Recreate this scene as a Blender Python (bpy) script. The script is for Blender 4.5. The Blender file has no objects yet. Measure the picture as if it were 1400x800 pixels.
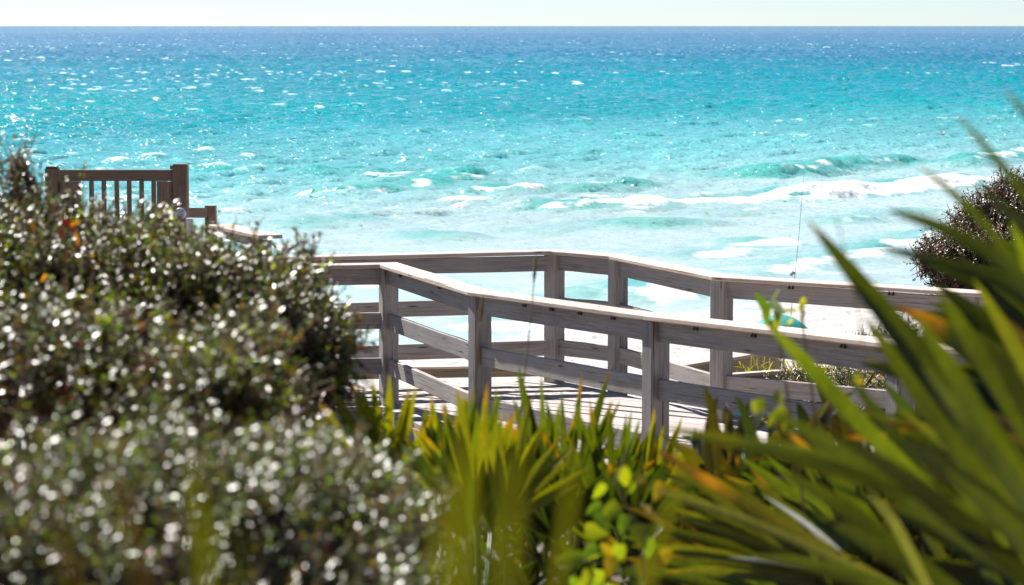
import bpy, math, random
import numpy as np
from mathutils import Vector
random.seed(7); RNG = np.random.default_rng(11)
S = bpy.context.scene; COL = S.collection
R = math.radians
# ---------------------------------------------------------------- camera
F, W, H, EYE, HOR = 3600.0, 1400.0, 800.0, 10.0, 35.0
PITCH = math.atan((H/2-HOR)/F)
cam = bpy.data.cameras.new('camera'); camo = bpy.data.objects.new('camera', cam); COL.objects.link(camo)
camo.location = (0, 0, EYE); camo.rotation_euler = (math.pi/2-PITCH, 0, 0)
cam.sensor_width = 36; cam.lens = 36*F/W; cam.clip_start = .1; cam.clip_end = 90000
cam.dof.use_dof = True; cam.dof.focus_distance = 27; cam.dof.aperture_fstop = 6.8
S.camera = camo
# ---------------------------------------------------------------- world and sun
AZ, EL = R(-35), R(48)
w = bpy.data.worlds.new('World'); S.world = w; w.use_nodes = True
sky = w.node_tree.nodes.new('ShaderNodeTexSky'); sky.sky_type = 'NISHITA'; sky.sun_disc = False
sky.sun_elevation = EL; sky.sun_rotation = AZ; sky.air_density = .5; sky.dust_density = .15; sky.ozone_density = 1.2
bg = w.node_tree.nodes['Background']; bg.inputs[1].default_value = .063
w.node_tree.links.new(sky.outputs[0], bg.inputs[0])
sl = bpy.data.lights.new('sun', 'SUN'); sl.energy = 5.0; sl.angle = R(.53); sl.color = (1, .96, .91)
so = bpy.data.objects.new('sun', sl); COL.objects.link(so)
SUN = Vector((math.sin(AZ)*math.cos(EL), math.cos(AZ)*math.cos(EL), math.sin(EL)))
so.rotation_euler = SUN.to_track_quat('Z', 'Y').to_euler(); so.location = (0, 0, 40)
vs = S.view_settings; vs.view_transform = 'Standard'; vs.look = 'None'; vs.gamma = 1; vs.use_curve_mapping = False
vs.exposure = .88
S.cycles.use_denoising = True; S.cycles.max_bounces = 6; S.cycles.transparent_max_bounces = 6
S.cycles.use_adaptive_sampling = True; S.cycles.adaptive_threshold = .015
S.cycles.sample_clamp_indirect = 4; S.cycles.caustics_reflective = False; S.cycles.caustics_refractive = False

# ---------------------------------------------------------------- placing: photo pixel -> world point
cp, sp = math.cos(PITCH), math.sin(PITCH)
def at(px, py, s=None, D=None, Y=None):
    """point seen at a photo pixel, at scale s px/m, camera depth D or world distance Y"""
    x, y = (px-W/2)/F, (H/2-py)/F
    d = Vector((x, cp+y*sp, -sp+y*cp))
    if D is None: D = F/s if s else Y/d.y
    return Vector((0, 0, EYE)) + d*D
def ground_hit(px, py, z=0):
    d = at(px, py, D=1)-Vector((0, 0, EYE)); t = (z-EYE)/d.z
    return Vector((0, 0, EYE))+d*t

# ---------------------------------------------------------------- helpers
def tag(o, label=None, cat=None, group=None, kind=None):
    if label: o['label'] = label
    if cat: o['category'] = cat
    if group: o['group'] = group
    if kind: o['kind'] = kind
    return o
def empty(name, loc):
    o = bpy.data.objects.new(name, None); COL.objects.link(o); o.location = loc; o.empty_display_size = .1
    return o
def npmesh(name, V, faces, mat, parent=None, smooth=False, attrs=None, uv=None, origin=None, colattr=None):
    """V (n,3); faces list of arrays (m,k)"""
    V = np.asarray(V, dtype=np.float64)
    o0 = np.array(origin if origin is not None else (parent.location if parent else V.mean(0)), dtype=float)
    me = bpy.data.meshes.new(name)
    me.vertices.add(len(V)); me.vertices.foreach_set('co', (V-o0).ravel())
    faces = [np.asarray(f, dtype=np.int32) for f in faces if len(f)]
    tot = np.concatenate([np.full(len(f), f.shape[1], dtype=np.int32) for f in faces])
    idx = np.concatenate([f.ravel() for f in faces])
    st = np.concatenate([[0], np.cumsum(tot)[:-1]]).astype(np.int32)
    me.loops.add(len(idx)); me.loops.foreach_set('vertex_index', idx)
    me.polygons.add(len(tot)); me.polygons.foreach_set('loop_start', st); me.polygons.foreach_set('loop_total', tot)
    if smooth: me.polygons.foreach_set('use_smooth', np.ones(len(tot), dtype=bool))
    me.update(calc_edges=True)
    if attrs:
        for k, a in attrs.items():
            at_ = me.attributes.new(k, 'FLOAT', 'POINT'); at_.data.foreach_set('value', np.asarray(a, dtype=np.float32))
    if colattr:
        for k, a in colattr.items():
            a = np.asarray(a, dtype=np.float32)
            if a.shape[1] == 3: a = np.concatenate([a, np.ones((len(a), 1), np.float32)], 1)
            at_ = me.attributes.new(k, 'FLOAT_COLOR', 'POINT'); at_.data.foreach_set('color', a.ravel())
    if uv is not None:
        l = me.uv_layers.new(name='UVMap'); l.data.foreach_set('uv', np.asarray(uv, dtype=np.float32)[idx].ravel())
    me.materials.append(mat)
    me.validate()
    o = bpy.data.objects.new(name, me); COL.objects.link(o)
    if parent: o.parent = parent; o.location = o0-np.array(parent.location)
    else: o.location = o0
    return o
def unit(a): return a/np.maximum(np.linalg.norm(a, axis=-1, keepdims=True), 1e-9)

class MB:
    """collects boards, tubes and plates that end up as one mesh object"""
    def __init__(s): s.v = []; s.f = []; s.uv = []
    def add(s, V, Fc, UV):
        b = len(s.v); s.v += [tuple(v) for v in V]; s.uv += UV; s.f += [tuple(i+b for i in f) for f in Fc]
    def bar(s, p0, p1, w, h, up=(0, 0, 1), ch=.004, segs=1, wob=0, m0=None, m1=None):
        """board from p0 to p1; w across, h along up; m0/m1 are mitre normals for the ends"""
        p0, p1, up = Vector(p0), Vector(p1), Vector(up)
        d = (p1-p0); L = d.length; d = d/L; sd = d.cross(up).normalized(); u = sd.cross(d).normalized()
        c = min(ch, w*.3, h*.3); a, b = w/2, h/2
        pr = [(-a+c, -b), (a-c, -b), (a, -b+c), (a, b-c), (a-c, b), (-a+c, b), (-a, b-c), (-a, -b+c)]
        V, UV, Fc = [], [], []; ou = random.random()*20; ov = random.random()*20
        for k in range(segs+1):
            t = k/segs; o = p0+d*(L*t)
            if 0 < k < segs: o = o+sd*random.uniform(-wob, wob)+u*random.uniform(-wob, wob)
            for i, (x, y) in enumerate(pr):
                q = o+sd*x+u*y
                mn = m0 if k == 0 else (m1 if k == segs else None)
                if mn is not None:
                    e = p0 if k == 0 else p1; q = q-d*((q-e).dot(mn)/d.dot(mn))
                V.append(q); UV.append((ou+L*t, ov+x+y*1.7))
        for k in range(segs):
            for i in range(8):
                j = (i+1) % 8; Fc.append((k*8+i, k*8+j, (k+1)*8+j, (k+1)*8+i))
        Fc.append(tuple(range(7, -1, -1))); Fc.append(tuple(segs*8+i for i in range(8)))
        s.add(V, Fc, UV)
    def tube(s, pts, rad, n=8):
        pts = [Vector(p) for p in pts]; V, UV, Fc = [], [], []
        for k, p in enumerate(pts):
            d = (pts[min(k+1, len(pts)-1)]-pts[max(k-1, 0)]).normalized()
            a = d.orthogonal().normalized(); b = d.cross(a); r = rad[k] if hasattr(rad, '__len__') else rad
            if k and (a.dot(pa) < 0): a, b = -a, -b
            if k:
                a = (pa-d*pa.dot(d)).normalized(); b = d.cross(a)
            pa = a
            for i in range(n):
                t = 2*math.pi*i/n; V.append(p+a*(r*math.cos(t))+b*(r*math.sin(t))); UV.append((k*.1, i/n))
        for k in range(len(pts)-1):
            for i in range(n): j = (i+1) % n; Fc.append((k*n+i, k*n+j, (k+1)*n+j, (k+1)*n+i))
        Fc.append(tuple(range(n-1, -1, -1))); Fc.append(tuple((len(pts)-1)*n+i for i in range(n)))
        s.add(V, Fc, UV)
    def build(s, name, mat, parent=None, smooth=False):
        me = bpy.data.meshes.new(name); org = Vector(parent.location) if parent else sum((Vector(v) for v in s.v), Vector())/len(s.v)
        me.from_pydata([tuple(Vector(v)-org) for v in s.v], [], s.f); l = me.uv_layers.new(name='UVMap')
        for lp in me.loops: l.data[lp.index].uv = s.uv[lp.vertex_index]
        if smooth: me.polygons.foreach_set('use_smooth', [True]*len(me.polygons))
        me.materials.append(mat); o = bpy.data.objects.new(name, me); COL.objects.link(o)
        if parent: o.parent = parent
        else: o.location = org
        return o

# ---------------------------------------------------------------- materials
def mat(name):
    m = bpy.data.materials.new(name); m.use_nodes = True; nt = m.node_tree
    return m, nt, nt.nodes['Principled BSDF'], nt.nodes['Material Output']
def N(nt, t, **k):
    n = nt.nodes.new(t)
    for a, v in k.items(): setattr(n, a, v)
    return n
def L(nt, a, b): nt.links.new(a, b)
def mixc(nt, f, a, b, bt='MIX'):
    n = N(nt, 'ShaderNodeMix', data_type='RGBA', blend_type=bt)
    for i, v in ((0, f), (6, a), (7, b)):
        if hasattr(v, 'node'): L(nt, v, n.inputs[i])
        elif i == 0: n.inputs[0].default_value = v
        else: n.inputs[i].default_value = (*v, 1)
    return n.outputs[2]
def ramp(nt, src, stops):
    r = N(nt, 'ShaderNodeValToRGB'); e = r.color_ramp.elements
    e[0].position, e[0].color = stops[0][0], (*stops[0][1], 1); e[1].position, e[1].color = stops[-1][0], (*stops[-1][1], 1)
    for p, c in stops[1:-1]: k = e.new(p); k.color = (*c, 1)
    L(nt, src, r.inputs[0]); return r.outputs[0]
def noise(nt, vec, scale, detail=4, rough=.6, out=0):
    n = N(nt, 'ShaderNodeTexNoise'); n.inputs['Scale'].default_value = scale; n.inputs['Detail'].default_value = detail
    n.inputs['Roughness'].default_value = rough
    if vec is not None: L(nt, vec, n.inputs['Vector'])
    return n.outputs[out]
def vscale(nt, src, sc):
    m = N(nt, 'ShaderNodeMapping'); m.inputs['Scale'].default_value = sc; L(nt, src, m.inputs[0]); return m.outputs[0]

def wood(name, c1, c2, c3, rough=.75):
    m, nt, b, o = mat(name)
    uv = N(nt, 'ShaderNodeUVMap').outputs[0]
    g1 = noise(nt, vscale(nt, uv, (1.6, 38, 1)), 1.0, 6, .65)
    g2 = noise(nt, vscale(nt, uv, (5, 160, 1)), 1.0, 3, .6)
    big = noise(nt, vscale(nt, uv, (1.3, 3, 1)), 1.0, 3, .5)
    col = ramp(nt, g1, [(.3, c1), (.5, c2), (.7, c3)])
    col = mixc(nt, ramp(nt, g2, [(.35, (0, 0, 0)), (.6, (1, 1, 1))]), mixc(nt, .5, col, (c1[0]*.45, c1[1]*.42, c1[2]*.4)), col)
    col = mixc(nt, ramp(nt, big, [(.35, (0, 0, 0)), (.65, (.35, .35, .35))]), col, c3)
    # knots
    vo = N(nt, 'ShaderNodeTexVoronoi'); vo.inputs['Scale'].default_value = 1; L(nt, vscale(nt, uv, (1.9, 9, 1)), vo.inputs[0])
    kn = ramp(nt, vo.outputs['Distance'], [(.05, (1, 1, 1)), (.13, (0, 0, 0))])
    col = mixc(nt, kn, col, (c1[0]*.3, c1[1]*.26, c1[2]*.22))
    ck = noise(nt, vscale(nt, uv, (.9, 55, 1)), 1.0, 2, .5)
    col = mixc(nt, ramp(nt, ck, [(.66, (0, 0, 0)), (.69, (.85, .85, .85))]), col, (c1[0]*.22, c1[1]*.2, c1[2]*.18))
    st = noise(nt, vscale(nt, uv, (2.2, 2.5, 1)), 1.0, 4, .7)
    col = mixc(nt, ramp(nt, st, [(.56, (0, 0, 0)), (.72, (.45, .45, .45))]), col, (c1[0]*.75, c1[1]*.55, c1[2]*.4))
    oi = N(nt, 'ShaderNodeObjectInfo').outputs['Random']
    col = mixc(nt, 1.0, col, ramp(nt, oi, [(0, (.82, .82, .84)), (1, (1.12, 1.08, 1.04))]), 'MULTIPLY')
    L(nt, col, b.inputs['Base Color']); b.inputs['Roughness'].default_value = rough
    bp = N(nt, 'ShaderNodeBump'); bp.inputs['Strength'].default_value = .5; bp.inputs['Distance'].default_value = .004
    L(nt, g2, bp.inputs['Height']); L(nt, bp.outputs[0], b.inputs['Normal'])
    return m
M = {}
M['wood'] = wood('weathered_wood', (.22, .19, .165), (.39, .36, .335), (.51, .485, .46))
M['cap'] = wood('worn_cap_wood', (.50, .36, .28), (.66, .54, .46), (.76, .67, .60))
M['deck'] = wood('bleached_deck_wood', (.42, .35, .31), (.56, .50, .45), (.68, .62, .58))
M['gate'] = wood('brown_gate_wood', (.17, .11, .075), (.25, .17, .12), (.31, .22, .16))
M['tan'] = wood('tan_board_wood', (.22, .17, .11), (.30, .25, .17), (.36, .31, .23))

def plain(name, c, rough=.5, metal=0, var=.15):
    m, nt, b, o = mat(name); g = N(nt, 'ShaderNodeNewGeometry')
    n = noise(nt, g.outputs['Position'], 18, 4)
    L(nt, mixc(nt, n, tuple(x*(1-var) for x in c), tuple(min(1, x*(1+var)) for x in c)), b.inputs['Base Color'])
    b.inputs['Roughness'].default_value = rough; b.inputs['Metallic'].default_value = metal
    return m
M['bolt'] = plain('rusty_steel', (.09, .06, .045), .5, .6)
M['white'] = plain('white_plastic', (.75, .74, .8), .35)
M['lens'] = plain('pale_blue_glass', (.45, .55, .72), .15)
M['umbrella'] = plain('teal_canvas', (.02, .34, .30), .7)
M['orange'] = plain('orange_chair_wood', (.65, .26, .05), .6)
M['rod'] = plain('dark_rod', (.25, .25, .27), .4)
M['bark'] = plain('twig_bark', (.20, .12, .085), .85, var=.4)
M['stalk'] = plain('dry_stalk', (.32, .22, .09), .8, var=.3)

def leafmat(name, rough, trans, spec=.5, tw=(1.5, 1.6, .35), stripes=False):
    """tint attribute gives the leaf's own colour; part of the light goes through"""
    m, nt, b, o = mat(name)
    a = N(nt, 'ShaderNodeAttribute', attribute_name='tint').outputs['Color']
    g = N(nt, 'ShaderNodeNewGeometry'); n = noise(nt, g.outputs['Position'], 60, 3)
    col = mixc(nt, 1.0, a, ramp(nt, n, [(.3, (.8, .8, .8)), (.7, (1.15, 1.15, 1.1))]), 'MULTIPLY')
    if stripes:
        uv = N(nt, 'ShaderNodeUVMap').outputs[0]; st_ = noise(nt, vscale(nt, uv, (26, .8, 1)), 1.0, 2, .5); sp_ = noise(nt, vscale(nt, uv, (5, 9, 1)), 1.0, 4, .7)
        col = mixc(nt, 1.0, col, ramp(nt, st_, [(.35, (.62, .66, .6)), (.65, (1.3, 1.25, 1.2))]), 'MULTIPLY')
        col = mixc(nt, ramp(nt, sp_, [(.62, (0, 0, 0)), (.72, (.7, .7, .7))]), col, (.16, .085, .02))
        bp = N(nt, 'ShaderNodeBump'); bp.inputs['Strength'].default_value = .35; bp.inputs['Distance'].default_value = .003; L(nt, st_, bp.inputs['Height']); L(nt, bp.outputs[0], b.inputs['Normal'])
    L(nt, col, b.inputs['Base Color']); b.inputs['Roughness'].default_value = rough
    b.inputs['Specular IOR Level'].default_value = spec
    t = N(nt, 'ShaderNodeBsdfTranslucent'); L(nt, mixc(nt, 1.0, col, tw, 'MULTIPLY'), t.inputs[0])
    mx = N(nt, 'ShaderNodeMixShader'); mx.inputs[0].default_value = trans
    L(nt, b.outputs[0], mx.inputs[1]); L(nt, t.outputs[0], mx.inputs[2]); L(nt, mx.outputs[0], o.inputs[0])
    return m
M['gloss'] = leafmat('glossy_shrub_leaf', .32, .30, 1.0, (1.8, 1.8, .3))
M['gloss_far'] = leafmat('far_shrub_leaf', .38, .2, .6)
M['blade'] = leafmat('palmetto_blade', .36, .42, .5, (1.8, 1.65, .2), True)
M['pale'] = leafmat('pale_sheen_blade', .35, .3, .6, (1, 1, .95), True)  # pale blade undersides, with sky sheen painted into the tint
M['vine'] = leafmat('thin_vine_leaf', .4, .42, .5, (1.9, 1.9, .3))

# ---------------------------------------------------------------- shore frame
NV = np.array((-.72, .69)); NV = NV/np.linalg.norm(NV); TV = np.array((NV[1], -NV[0]))
p_ = ground_hit(730, 462); C0 = NV @ np.array((p_.x, p_.y))
def shore(x, y): return NV[0]*x+NV[1]*y-C0          # metres out from the waterline
def along(x, y): return TV[0]*x+TV[1]*y

# cheap smooth value noise
_G = RNG.random((256, 256))
def vnoise(x, y):
    xi, yi = np.floor(x).astype(int), np.floor(y).astype(int); fx, fy = x-xi, y-yi
    fx, fy = fx*fx*(3-2*fx), fy*fy*(3-2*fy); g = lambda a, b: _G[a % 256, b % 256]
    return (g(xi, yi)*(1-fx)+g(xi+1, yi)*fx)*(1-fy)+(g(xi, yi+1)*(1-fx)+g(xi+1, yi+1)*fx)*fy
def fbm(x, y, o=4):
    s = 0; a = .5; t = 0
    for i in range(o): s = s+a*vnoise(x*2**i+17*i, y*2**i+31*i); t += a; a *= .5
    return s/t
def sstep(a, b, x): t = np.clip((x-a)/(b-a), 0, 1); return t*t*(3-2*t)

# ---------------------------------------------------------------- ground
def terrain_z(x, y):
    x, y = np.asarray(x, float), np.asarray(y, float)
    s = shore(x, y)
    beach = -s*.045; beach = np.where(s > 0, -s*.03, np.minimum(beach, 1.9+(-s-42)*.01))
    r = y+np.abs(x)*.0
    near = 8.25-.02*np.abs(x)
    plat = 5.75
    z = near+(plat-near)*sstep(9, 18, y)
    z = z+(1.7-z)*sstep(24+2*np.sin(x*.5), 42, y-.3*np.clip(x-2, 0, 10))
    mound = 1.0*sstep(1.5, 5.5, x)*sstep(19, 25, y)*(1-sstep(31, 42, y))
    moundl = .5*sstep(-3, -9, x)*sstep(19, 25, y)*(1-sstep(30, 40, y))
    z = z+mound+moundl
    k = sstep(-40, -22, s)
    z = z*(1-k)+beach*k
    z = np.where(s > 0, np.maximum(beach, -4), z)
    z = z+(fbm(x*.35, y*.35)-.5)*.35*np.where(s < -3, 1, .15)*np.where(y > 36, .35, 1)
    z = z+(fbm(x*1.9+9, y*1.9, 3)-.5)*np.where((s < -1.5) & (y > 40), .22, 0)
    return z
def axis(lo, hi, step, far):
    a = list(np.arange(lo, hi, step)); b = a[-1]; st = step
    while b < far: st *= 1.25; b += st; a.append(b)
    b = a[0]; st = step
    while b > -far: st *= 1.25; b -= st; a.insert(0, b)
    return np.array(a)
gx, gy = axis(-26, 34, .2, 900), axis(1, 110, .2, 900)
gy = gy[gy < 900]; X, Y = np.meshgrid(gx, gy); Z = terrain_z(X, Y)
def gridfaces(nr, nc):
    i = (np.arange(nr-1)[:, None]*nc+np.arange(nc-1)[None, :]).ravel()
    return np.stack([i, i+1, i+nc+1, i+nc], 1)
m, nt, b, o = mat('dune_sand'); g = N(nt, 'ShaderNodeNewGeometry').outputs['Position']
n1 = noise(nt, g, .8, 6); n2 = noise(nt, vscale(nt, g, (5, 5, 5)), 1, 5)
col = ramp(nt, n1, [(.3, (.46, .43, .40)), (.6, (.56, .54, .51))])
lit = ramp(nt, n2, [(.2, (0, 0, 0)), (.42, (1, 1, 1))])
# litter of dead leaves on the dune, none on the open beach
sx = N(nt, 'ShaderNodeSeparateXYZ'); L(nt, g, sx.inputs[0])
mr = N(nt, 'ShaderNodeMapRange'); mr.inputs[1].default_value = 24; mr.inputs[2].default_value = 34; mr.inputs[3].default_value = 1; mr.inputs[4].default_value = 0
L(nt, sx.outputs[1], mr.inputs[0])
mm = N(nt, 'ShaderNodeMath', operation='MULTIPLY'); L(nt, lit, mm.inputs[0]); L(nt, mr.outputs[0], mm.inputs[1])
col = mixc(nt, mm.outputs[0], col, (.10, .065, .04))
n3 = noise(nt, vscale(nt, g, (2.4, 1.2, 1)), 1, 6, .75)
col = mixc(nt, ramp(nt, n3, [(.54, (0, 0, 0)), (.62, (.8, .8, .8))]), col, (.30, .27, .24))
L(nt, col, b.inputs['Base Color']); b.inputs['Roughness'].default_value = .9
bp = N(nt, 'ShaderNodeBump'); bp.inputs['Strength'].default_value = .8; bp.inputs['Distance'].default_value = .12; L(nt, noise(nt, g, 3.2, 5, .7), bp.inputs['Height']); L(nt, bp.outputs[0], b.inputs['Normal'])
ter = npmesh('ground', np.stack([X.ravel(), Y.ravel(), Z.ravel()], 1), [gridfaces(len(gy), len(gx))], m, smooth=True, origin=(0, 0, 0))
tag(ter, 'white sand beach and dune ground under the boardwalk', kind='structure'); M['sand'] = m

# ---------------------------------------------------------------- sea
def ocean_tile(Nn, Lm, wind, wdir, seed, lo=0, hi=1e9):
    rg = np.random.default_rng(seed); k1 = 2*np.pi*np.fft.fftfreq(Nn, Lm/Nn); kx, ky = np.meshgrid(k1, k1)
    k = np.hypot(kx, ky); k[0, 0] = 1
    Lw = wind**2/9.81; P = np.exp(-1/(k*Lw)**2)/k**4*((kx*wdir[0]+ky*wdir[1])/k)**4*np.exp(-(k*.09)**2)
    P[(k < lo) | (k > hi)] = 0; P[0, 0] = 0
    h = np.sqrt(P)*(rg.normal(size=k.shape)+1j*rg.normal(size=k.shape))
    z = np.real(np.fft.ifft2(h)); sc = 1/z.std()
    dx = np.real(np.fft.ifft2(-1j*kx/k*h))*sc; dy = np.real(np.fft.ifft2(-1j*ky/k*h))*sc
    return z*sc, dx, dy
def bil(T, Lm, x, y):
    n = T.shape[0]; u = (x/Lm % 1)*n; v = (y/Lm % 1)*n; iu, iv = u.astype(int) % n, v.astype(int) % n; fu, fv = u-np.floor(u), v-np.floor(v)
    ju, jv = (iu+1) % n, (iv+1) % n
    return (T[iv, iu]*(1-fu)+T[iv, ju]*fu)*(1-fv)+(T[jv, iu]*(1-fu)+T[jv, ju]*fu)*fv
wd = unit(np.array((.25, -1.0)))
TA = ocean_tile(1024, 190, 2.35, wd, 3); TB = ocean_tile(512, 143, 5.0, unit(np.array((-.2, -1))), 5)
rr = [48.0]
while rr[-1] < 45000:
    d = rr[-1]
    rr.append(d+(max(.33, d*.0026) if d < 3500 else d*(.006 if d < 9000 else .05)))
rr = np.array(rr)
aa = np.concatenate([np.linspace(R(-80), R(-13), 90, endpoint=False), np.linspace(R(-13), R(13), 1050), np.linspace(R(13), R(80), 91)[1:]])
A_, R_ = np.meshgrid(aa, rr); OX, OY = R_*np.sin(A_), R_*np.cos(A_)
s_ = shore(OX, OY); t_ = along(OX, OY)
amp = .155*(.35+.65*sstep(15, 70, s_))*(1-sstep(6000, 9000, R_)); ch = 1.15
px_, py_ = OX, OY
ax, ay = (OX*.94+OY*.34), (-OX*.34+OY*.94)
hz = amp*(bil(TA[0], 190, px_, py_)*.95+bil(TB[0], 143, ax, ay)*.38)
hx = amp*ch*(bil(TA[1], 190, px_, py_)*.95+bil(TB[1], 143, ax, ay)*.38)
hy = amp*ch*(bil(TA[2], 190, px_, py_)*.95+bil(TB[2], 143, ax, ay)*.38)
group_ = fbm(OX*.012, OY*.008+4, 3)
hz *= .7+.7*group_
crest = hz/np.maximum(amp, 1e-4)
cap_n = fbm(OX*.35, OY*.35, 3); patch_glint = fbm(OX*.03+3, OY*.02, 3)+.10*(1-sstep(R(-11), R(-3), A_))*sstep(130, 220, R_)  # denser toward the left: sun glitter painted as extra white foam
foam_glint = sstep(1.8, 2.9, crest+1.8*(patch_glint-.5))*sstep(.42, .70, cap_n)*sstep(.45, .60, patch_glint)*.75
# breakers: (px0,py0, px1,py1, height, foam)
bz = np.zeros_like(hz); NRW = int(np.searchsorted(rr, 420)); FX, FY = OX, OY
RAG = fbm(OX[:NRW]*.9, OY[:NRW]*.9, 4)
def breaker(p0, p1, hgt, fo, thick=1.6, run=3.0, trail=0):
    global bz, foam_glint
    OX, OY = FX[:NRW], FY[:NRW]
    a, b_ = ground_hit(*p0), ground_hit(*p1); dx, dy = b_.x-a.x, b_.y-a.y; Ln = math.hypot(dx, dy); tx, ty = dx/Ln, dy/Ln
    nx, ny = (-ty, tx) if (-ty*NV[0]+tx*NV[1]) > 0 else (ty, -tx)
    u = (OX-a.x)*tx+(OY-a.y)*ty; v = (OX-a.x)*nx+(OY-a.y)*ny
    v = v+(fbm(u*.11+a.x, u*0+a.y, 2)-.5)*3.0
    env = sstep(-.04*Ln-1.5, .18*Ln, u)*(1-sstep(.82*Ln, 1.04*Ln+1.5, u))*(.7+.6*vnoise(u*.25+a.x, u*0+7))
    prof = np.where(v < 0, np.exp(-(v/thick)**2), np.exp(-(v/run)**2))
    bz[:NRW] += hgt*env*prof
    ragg = RAG
    f1 = fo*env*(np.exp(-((v+thick*.35)/(thick*.75))**2))*1.3
    if trail: f1 = f1+fo*env*trail*sstep(-2, 0, v)*(1-sstep(2, 9, v))*.7
    foam_glint[:NRW] = np.maximum(foam_glint[:NRW], sstep(.34, .85, f1*(.15+1.5*ragg)))
breaker((735, 292), (900, 284), .42, .55)
breaker((860, 286), (1150, 268), .34, 1.15, 1.5, 3.5, .35)
breaker((1100, 276), (1350, 247), .6, 1.35, 1.8, 4, .35)
breaker((1020, 248), (1240, 224), .72, .42, 1.5, 4)
breaker((490, 268), (600, 258), .42, .55); breaker((590, 258), (660, 244), .45, .3)
breaker((650, 266), (725, 262), .38, .6); breaker((780, 263), (880, 256), .38, .12)
breaker((1010, 341), (1070, 338), .35, .8); breaker((940, 356), (1000, 345), .3, .8)
breaker((880, 316), (975, 305), .35, .3); breaker((700, 322), (860, 314), .22, .3)
breaker((560, 330), (640, 326), .3, .1); breaker((400, 315), (520, 305), .3, .1)
breaker((880, 415), (980, 385), .3, .8, 1.6, 3, .3); breaker((640, 425), (900, 400), .26, .6, 1.4, 3, .3)
breaker((420, 400), (640, 392), .2, .5); breaker((600, 450), (800, 436), .15, .9, 1.3, 3, .4)
breaker((1000, 395), (1200, 345), .25, .55, 1.6, 3, .3); breaker((1180, 350), (1330, 320), .3, .5, 1.6, 3, .3)
breaker((1120, 310), (1260, 292), .25, .3); breaker((420, 240), (520, 236), .4, .1); breaker((270, 240), (330, 236), .4, .1)
breaker((1310, 230), (1400, 215), .6, .5); breaker((200, 330), (420, 350), .25, .6); breaker((940, 300), (1060, 290), .2, .5)
for k in range(18):   # short green swells outside the surf
    qx, qy = random.uniform(-50, 1450), random.uniform(150, 240); lw = random.uniform(35, 90)
    breaker((qx, qy), (qx+lw, qy-lw*.04), random.uniform(.10, .2), 0, 1.3, 2.5)
# lacy foam between the breakers and swash edge
lace = fbm(OX*.5+fbm(OX*.2, OY*.2, 2)*3, OY*.5, 4); band = fbm(s_*.16, t_*.025+8, 3)
foam_glint = np.maximum(foam_glint, (1-sstep(36, 62, s_))*sstep(.48, .70, band)*sstep(.36, .70, lace)*.36)
foam_glint = np.maximum(foam_glint, (1-sstep(0, 4, s_+4*(fbm(t_*.12, t_*0, 3)-.5)))*sstep(.35, .65, lace)*.8)
OZ = hz+bz*1.0+.02+.035*(fbm(OX*1.1, OY*1.5, 2)-.5)*(R_ < 420)
OXd, OYd = OX+hx, OY+hy
edge = sstep(-1.5, .5, s_); OZ = OZ*edge-.25*(1-edge)+.0
# water colour by depth: milky surf, turquoise bar, blue offshore
lnr = np.log(np.maximum(R_, 1))
wob = (fbm(OX*.006, OY*.004, 3)-.5)
def lerp(a, b, t): return np.array(a)*(1-t[..., None])+np.array(b)*t[..., None]
milk, pale, turq, deep, far = (.50, .64, .625), (.17, .52, .535), (.002, .29, .355), (.0005, .18, .30), (.0005, .125, .265)
s2 = s_+wob*60
c = lerp(milk, pale, sstep(25, 80, s_+wob*25))
c = c*(1-sstep(58, 165, s2)[..., None])+np.array(turq)*sstep(58, 165, s2)[..., None]
bar_ = np.exp(-((R_+wob*120-330)/70)**2)*.7
k = np.clip(sstep(330, 1000, R_+wob*260)-bar_*.5, 0, 1)[..., None]; c = c*(1-k)+np.array(deep)*k
c = c*(1-bar_[..., None]*.6)+np.array((.003, .37, .38))*bar_[..., None]*.6
k = sstep(700, 3000, R_)[..., None]; c = c*(1-k)+np.array(far)*k
c = c*(.88+.24*fbm(OX*.05, OY*.02, 3))[..., None]
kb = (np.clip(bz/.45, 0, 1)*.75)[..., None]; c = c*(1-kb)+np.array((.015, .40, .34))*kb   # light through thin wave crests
m, nt, b, o = mat('sea_water')
ca = N(nt, 'ShaderNodeAttribute', attribute_name='water').outputs['Color']; fa = N(nt, 'ShaderNodeAttribute', attribute_name='foam_glint').outputs['Fac']
g = N(nt, 'ShaderNodeNewGeometry')
fn = noise(nt, vscale(nt, g.outputs['Position'], (1.8, 3.0, 1)), 2.2, 6, .75)
ad = N(nt, 'ShaderNodeMath', operation='MULTIPLY_ADD'); L(nt, fn, ad.inputs[0]); ad.inputs[1].default_value = 1.5; ad.inputs[2].default_value = -.75
ad2 = N(nt, 'ShaderNodeMath', operation='ADD'); L(nt, ad.outputs[0], ad2.inputs[0]); L(nt, fa, ad2.inputs[1])
fm0 = N(nt, 'ShaderNodeMapRange'); fm0.inputs[1].default_value = .18; fm0.inputs[2].default_value = .85; L(nt, ad2.outputs[0], fm0.inputs[0])
fm = N(nt, 'ShaderNodeMath', operation='MULTIPLY'); L(nt, fm0.outputs[0], fm.inputs[0])
gt = N(nt, 'ShaderNodeMath', operation='GREATER_THAN'); gt.inputs[1].default_value = .02; L(nt, fa, gt.inputs[0]); L(nt, gt.outputs[0], fm.inputs[1])
fm = fm.outputs[0]
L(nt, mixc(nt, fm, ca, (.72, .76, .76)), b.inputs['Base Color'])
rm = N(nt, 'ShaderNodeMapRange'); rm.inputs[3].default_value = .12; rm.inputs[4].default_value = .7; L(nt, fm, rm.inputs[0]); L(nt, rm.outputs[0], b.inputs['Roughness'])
b.inputs['IOR'].default_value = 1.33
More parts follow.
